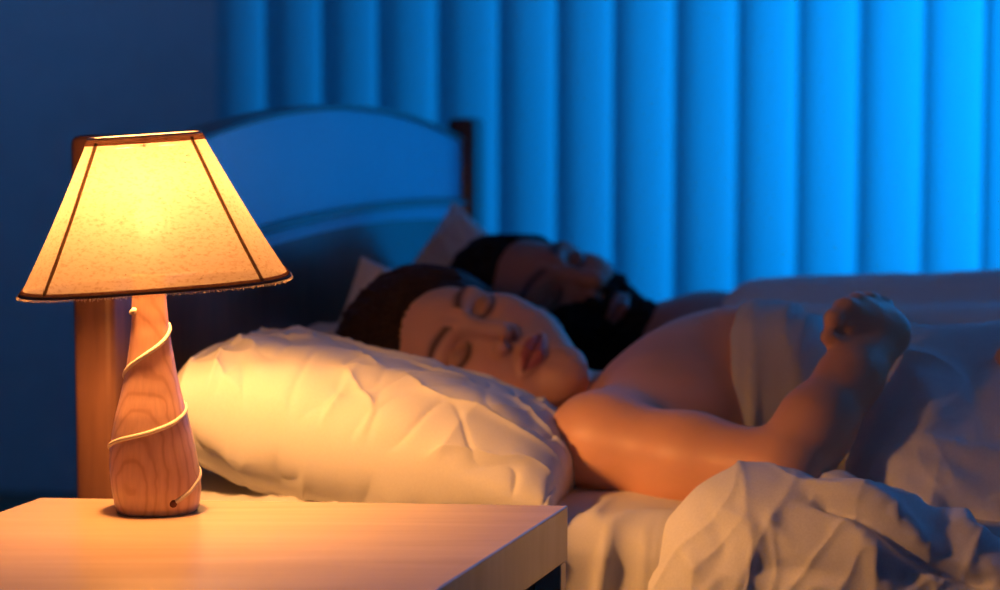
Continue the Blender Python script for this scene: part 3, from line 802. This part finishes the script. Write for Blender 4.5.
for (y, r, c) in den:
    for k in range(nseg):
        a = 2 * PI * k / nseg; rr = r * K * (1 + .012 * math.cos(3 * a + .6) )
        v.append((LB[0] + (c - 156) * K + rr * math.cos(a), LB[1] + rr * math.sin(a), zz(y)))
nr = len(den); f = [(i * nseg + k, i * nseg + (k + 1) % nseg, (i + 1) * nseg + (k + 1) % nseg, (i + 1) * nseg + k) for i in range(nr - 1) for k in range(nseg)]
f.append(tuple(range(nseg))[::-1]); f.append(tuple((nr - 1) * nseg + k for k in range(nseg)))
body = frompy('lamp_base', np.array(v) - LB, f, M['lampwood']); body.parent = lamp
# wound cord: control points (angle around axis, y)
def rope(ctrl, r=.0002):
    A = np.array(ctrl, float); t = np.arange(len(A)); tt = np.linspace(0, len(A) - 1, 16 * len(A)); an = np.interp(tt, t, A[:, 0]); yy = np.interp(tt, t, A[:, 1])
    return [np.array([cx(y) + (rad(y) + r * .8) * math.cos(math.radians(a)), (rad(y) + r * .8) * math.sin(math.radians(a)), zz(y) - NZ]) for a, y in zip(an, yy)]
# front is -y = angle 270 ; left 180 ; right 360
ctrl = [(222, 309), (180, 312), (130, 315), (60, 320), (10, 326), (-15, 331), (-50, 340), (-90, 350), (-130, 361), (-165, 371), (-190, 377), (-240, 387), (-300, 398), (-350, 406),
        (-380, 412), (-410, 419), (-450, 427), (-490, 434), (-530, 444), (-550, 449), (-600, 456), (-660, 464), (-710, 472), (-740, 480), (-760, 489), (-778, 496)]
def smoothc(P, it=6):
    P = np.array(P)
    for _ in range(it): P[1:-1] = (P[:-2] + 2 * P[1:-1] + P[2:]) / 4
    return P
v, f = tube(smoothc(rope(ctrl)), .0019, 8)
o = frompy('wound_cord', v, f, M['cord']); o.parent = lamp; o['label'] = 'pale cord wound in a spiral'
def ball(name, c, r, m, sq=(1, 1, 1), parent=lamp):
    bm = bmesh.new(); bmesh.ops.create_uvsphere(bm, u_segments=16, v_segments=10, radius=1)
    for q in bm.verts: q.co = Vector((c[0] + q.co.x * r * sq[0], c[1] + q.co.y * r * sq[1], c[2] + q.co.z * r * sq[2]))
    o = frombm(name, bm, m, None, True); o.parent = parent; return o
ang = math.radians(222); ball('cord_knot', (cx(309) + rad(309) * math.cos(ang), rad(309) * math.sin(ang), zz(309) - NZ), .0030, M['cord'])
ang = math.radians(-780); ball('cord_hole', (cx(497) + rad(497) * math.cos(ang), rad(497) * math.sin(ang), zz(497) - NZ), .0032, M['hole'], (1, .6, 1))
# socket + bulb + shade carrier
SH = np.array([cx(300) , 0, 0])
v, f = tube([SH + [0, 0, zz(271) - NZ], SH + [0, 0, zs(262) - NZ], SH + [0, 0, zs(246) - NZ]], .0135, 20, .006); o = frompy('socket', v, f, M['shelf_dark'], None, False); o.parent = lamp
bulbz = zs(228) - NZ
bm_m = bpy.data.materials.new('bulb_glass'); bm_m.use_nodes = True; bb = bm_m.node_tree.nodes['Principled BSDF']
bb.inputs['Base Color'].default_value = (1, .9, .7, 1); bb.inputs['Emission Color'].default_value = (1, .5, .16, 1); bb.inputs['Emission Strength'].default_value = 2.5
bulb = ball('bulb', (SH[0], 0, bulbz), .012, bm_m, (1, 1, 1.25))
bulb.visible_shadow = True

# shade: tapered rounded square, tilted slightly
SROT = math.radians(7); TILT = math.radians(3.6)
z0s, z1s = zs(291) - NZ, zs(145) - NZ
sc_c = np.array([(154.5 - 156) * K, 0.0, 0])
def shade_pt(a, t, off=0.0):
    """a angle, t 0 bottom..1 top"""
    R0, R1 = 131 * K, 55 * K; n_ = 3.0
    r = (R0 + (R1 - R0) * t) + off
    ca, sa = math.cos(a), math.sin(a); k = (abs(ca) ** n_ + abs(sa) ** n_) ** (-1 / n_)
    sag = 1 - .018 * math.sin(PI * t)
    x, y = r * k * ca * sag, r * k * sa * sag * .96
    x, y = x * math.cos(SROT) - y * math.sin(SROT), x * math.sin(SROT) + y * math.cos(SROT)
    z = (z1s - z0s) * (t - .5)
    x, z = x * math.cos(TILT) - z * math.sin(TILT), x * math.sin(TILT) + z * math.cos(TILT)
    return np.array([sc_c[0] + x, y, (z0s + z1s) / 2 + z])
na, nt = 144, 30
v = [shade_pt(2 * PI * i / na, j / (nt - 1)) for i in range(na) for j in range(nt)]
o = frompy('lamp_shade', v, grid_faces(na, nt, True), M['shade']); o.parent = lamp; o['label'] = 'glowing speckled cream fabric shade'
def band(name, t0, t1, off, m, th=.0012, ang=None, n=na, parent=lamp):
    v = []; angs = [2 * PI * i / n for i in range(n)] if ang is None else ang
    for a in angs:
        for t, oo in ((t0, off), (t1, off), (t1, off - th), (t0, off - th)): v.append(shade_pt(a, t, oo))
    f = []; N = len(angs)
    for i in range(N if ang is None else N - 1):
        for k in range(4): f.append((i * 4 + k, ((i + 1) % N) * 4 + k, ((i + 1) % N) * 4 + (k + 1) % 4, i * 4 + (k + 1) % 4))
    if ang is not None: f.append((0, 1, 2, 3)); f.append(tuple((N - 1) * 4 + k for k in (3, 2, 1, 0)))
    o = frompy(name, v, f, m, None, True); o.parent = parent; return o
M['trimf'] = shade_mat('shade_trim_fabric', (.20, .08, .045), (.14, .05, .03), .45)
M['seamf'] = shade_mat('shade_seam_fabric', (.19, .11, .06), (.165, .09, .05), .5)
M['hem'] = mat('hem_grey_brown', (.12, .075, .06), .9, .1)
band('top_trim', .955, .995, .0008, M['trimf'], .0006)
band('bottom_trim', .010, .030, .0010, M['trimf'], .0008)
band('bottom_trim', -.004, .011, .0016, M['hem'], .0012)
# frayed threads at both rims
def fringe(name, t, dirn, n, L0, seed):
    rs = np.random.RandomState(seed); vs = []; fs = []
    for i in range(n):
        a = 2 * PI * (i + rs.rand()) / n; p = shade_pt(a, t, .0012); out = unit(shade_pt(a, t, .01) - shade_pt(a, t, 0))
        le = L0 * (.4 + rs.rand()); d = unit(np.array([0, 0, dirn]) + out * rs.uniform(-.3, .8) + rs.normal(size=3) * .35)
        vv, ff = tube([p, p + d * le * .6, p + d * le + np.array([rs.normal() * .0006, rs.normal() * .0006, 0])], .00022, 4)
        off = len(vs) * 12; vs.append(vv); fs += [tuple(k + off for k in q) for q in ff]
    o = frompy(name, np.concatenate(vs), fs, M['cord'], None, False); o.parent = lamp; o['kind'] = 'stuff'; return o
fringe('frayed_hem', -.004, -1, 900, .0022, 1)
# top rim wire, seams, carrier ring
v, f = tube([shade_pt(2 * PI * i / 90, 1.0, 0) for i in range(91)], .0011, 6); o = frompy('rim_wire', v, f, M['cord']); o.parent = lamp
for aa in (45, 135, 225, 315):
    a = math.radians(aa)
    v, f = tube([shade_pt(a, t, .0002) for t in np.linspace(.02, .97, 24)], .0017, 6); o = frompy('seam', v, f, M['seamf']); o.parent = lamp
top_c = shade_pt(0, .93) * .5 + shade_pt(PI, .93) * .5
v, f = tube([SH + [0, 0, zs(257) - NZ], SH + [.018, 0, zs(240) - NZ], SH + [.018, 0, zs(215) - NZ], top_c], .0010, 6); o = frompy('shade_carrier', v, f, M['shelf_dark']); o.parent = lamp
for a in (0, PI / 2, PI, 3 * PI / 2):
    v, f = tube([top_c, shade_pt(a, .93, -.001)], .0009, 6); o = frompy('spoke', v, f, M['metal']); o.parent = lamp

# ================================================================== LIGHTS
def light(name, typ, loc, energy, col, size=None, target=None, **kw):
    l = bpy.data.lights.new(name, typ); l.energy = energy; l.color = col
    o = bpy.data.objects.new(name, l); C.objects.link(o); o.location = tuple(loc)
    if typ == 'AREA': l.shape = 'RECTANGLE'; l.size = size[0]; l.size_y = size[1]
    if typ == 'POINT': l.shadow_soft_size = size
    if target is not None:
        o.rotation_euler = Vector(np.asarray(target) - np.asarray(loc)).to_track_quat('-Z', 'Z').to_euler()
    for k, v in kw.items(): setattr(l, k, v)
    return o
E_BULB, E_WIN, E_FILL = 19, 100, 4.2
# the bulb's light (the bulb mesh itself does not block it: it sits around the lamp's radius)
bulb.visible_shadow = True
bp = LB + np.array([SH[0], 0, bulbz])
light('bulb_light', 'POINT', bp, E_BULB, (1, .425, .118), .024)
bulb.data.materials[0].node_tree.nodes['Principled BSDF'].inputs['Transmission Weight'].default_value = 0
BLUE = (.0, .35, 1.0)
light('window_light', 'AREA', B(1.75, B1 + .55, 1.15), E_WIN, BLUE, (2.4, 2.0), B(1.0, 0, 1.0))
light('blue_fill_light', 'AREA', B(2.6, 1.5, 2.2), E_FILL, (.0, .32, 1.0), (.5, .5), B(.6, 1.0, .5))  # unseen blue fill from high right, added for rim light and headboard
light('blue_fill_light', 'AREA', B(-1.2, 1.9, 2.25), .9, (.10, .36, 1.0), (.4, .4), B(-1.2, 2.6, 1.2), spread=math.radians(80))  # second unseen blue fill, added to brighten the wall at left

w = bpy.data.worlds.new('night'); sc.world = w; w.use_nodes = True
w.node_tree.nodes['Background'].inputs[0].default_value = (.01, .05, .2, 1); w.node_tree.nodes['Background'].inputs[1].default_value = .3

vs_ = sc.view_settings; vs_.view_transform = 'Standard'; vs_.look = 'None'; vs_.gamma = 1; vs_.exposure = 0
try: vs_.use_curve_mapping = False
except Exception: pass
sc.cycles.use_denoising = True; sc.cycles.max_bounces = 8; sc.cycles.diffuse_bounces = 5; sc.cycles.transparent_max_bounces = 12
sc.cycles.sample_clamp_indirect = 6
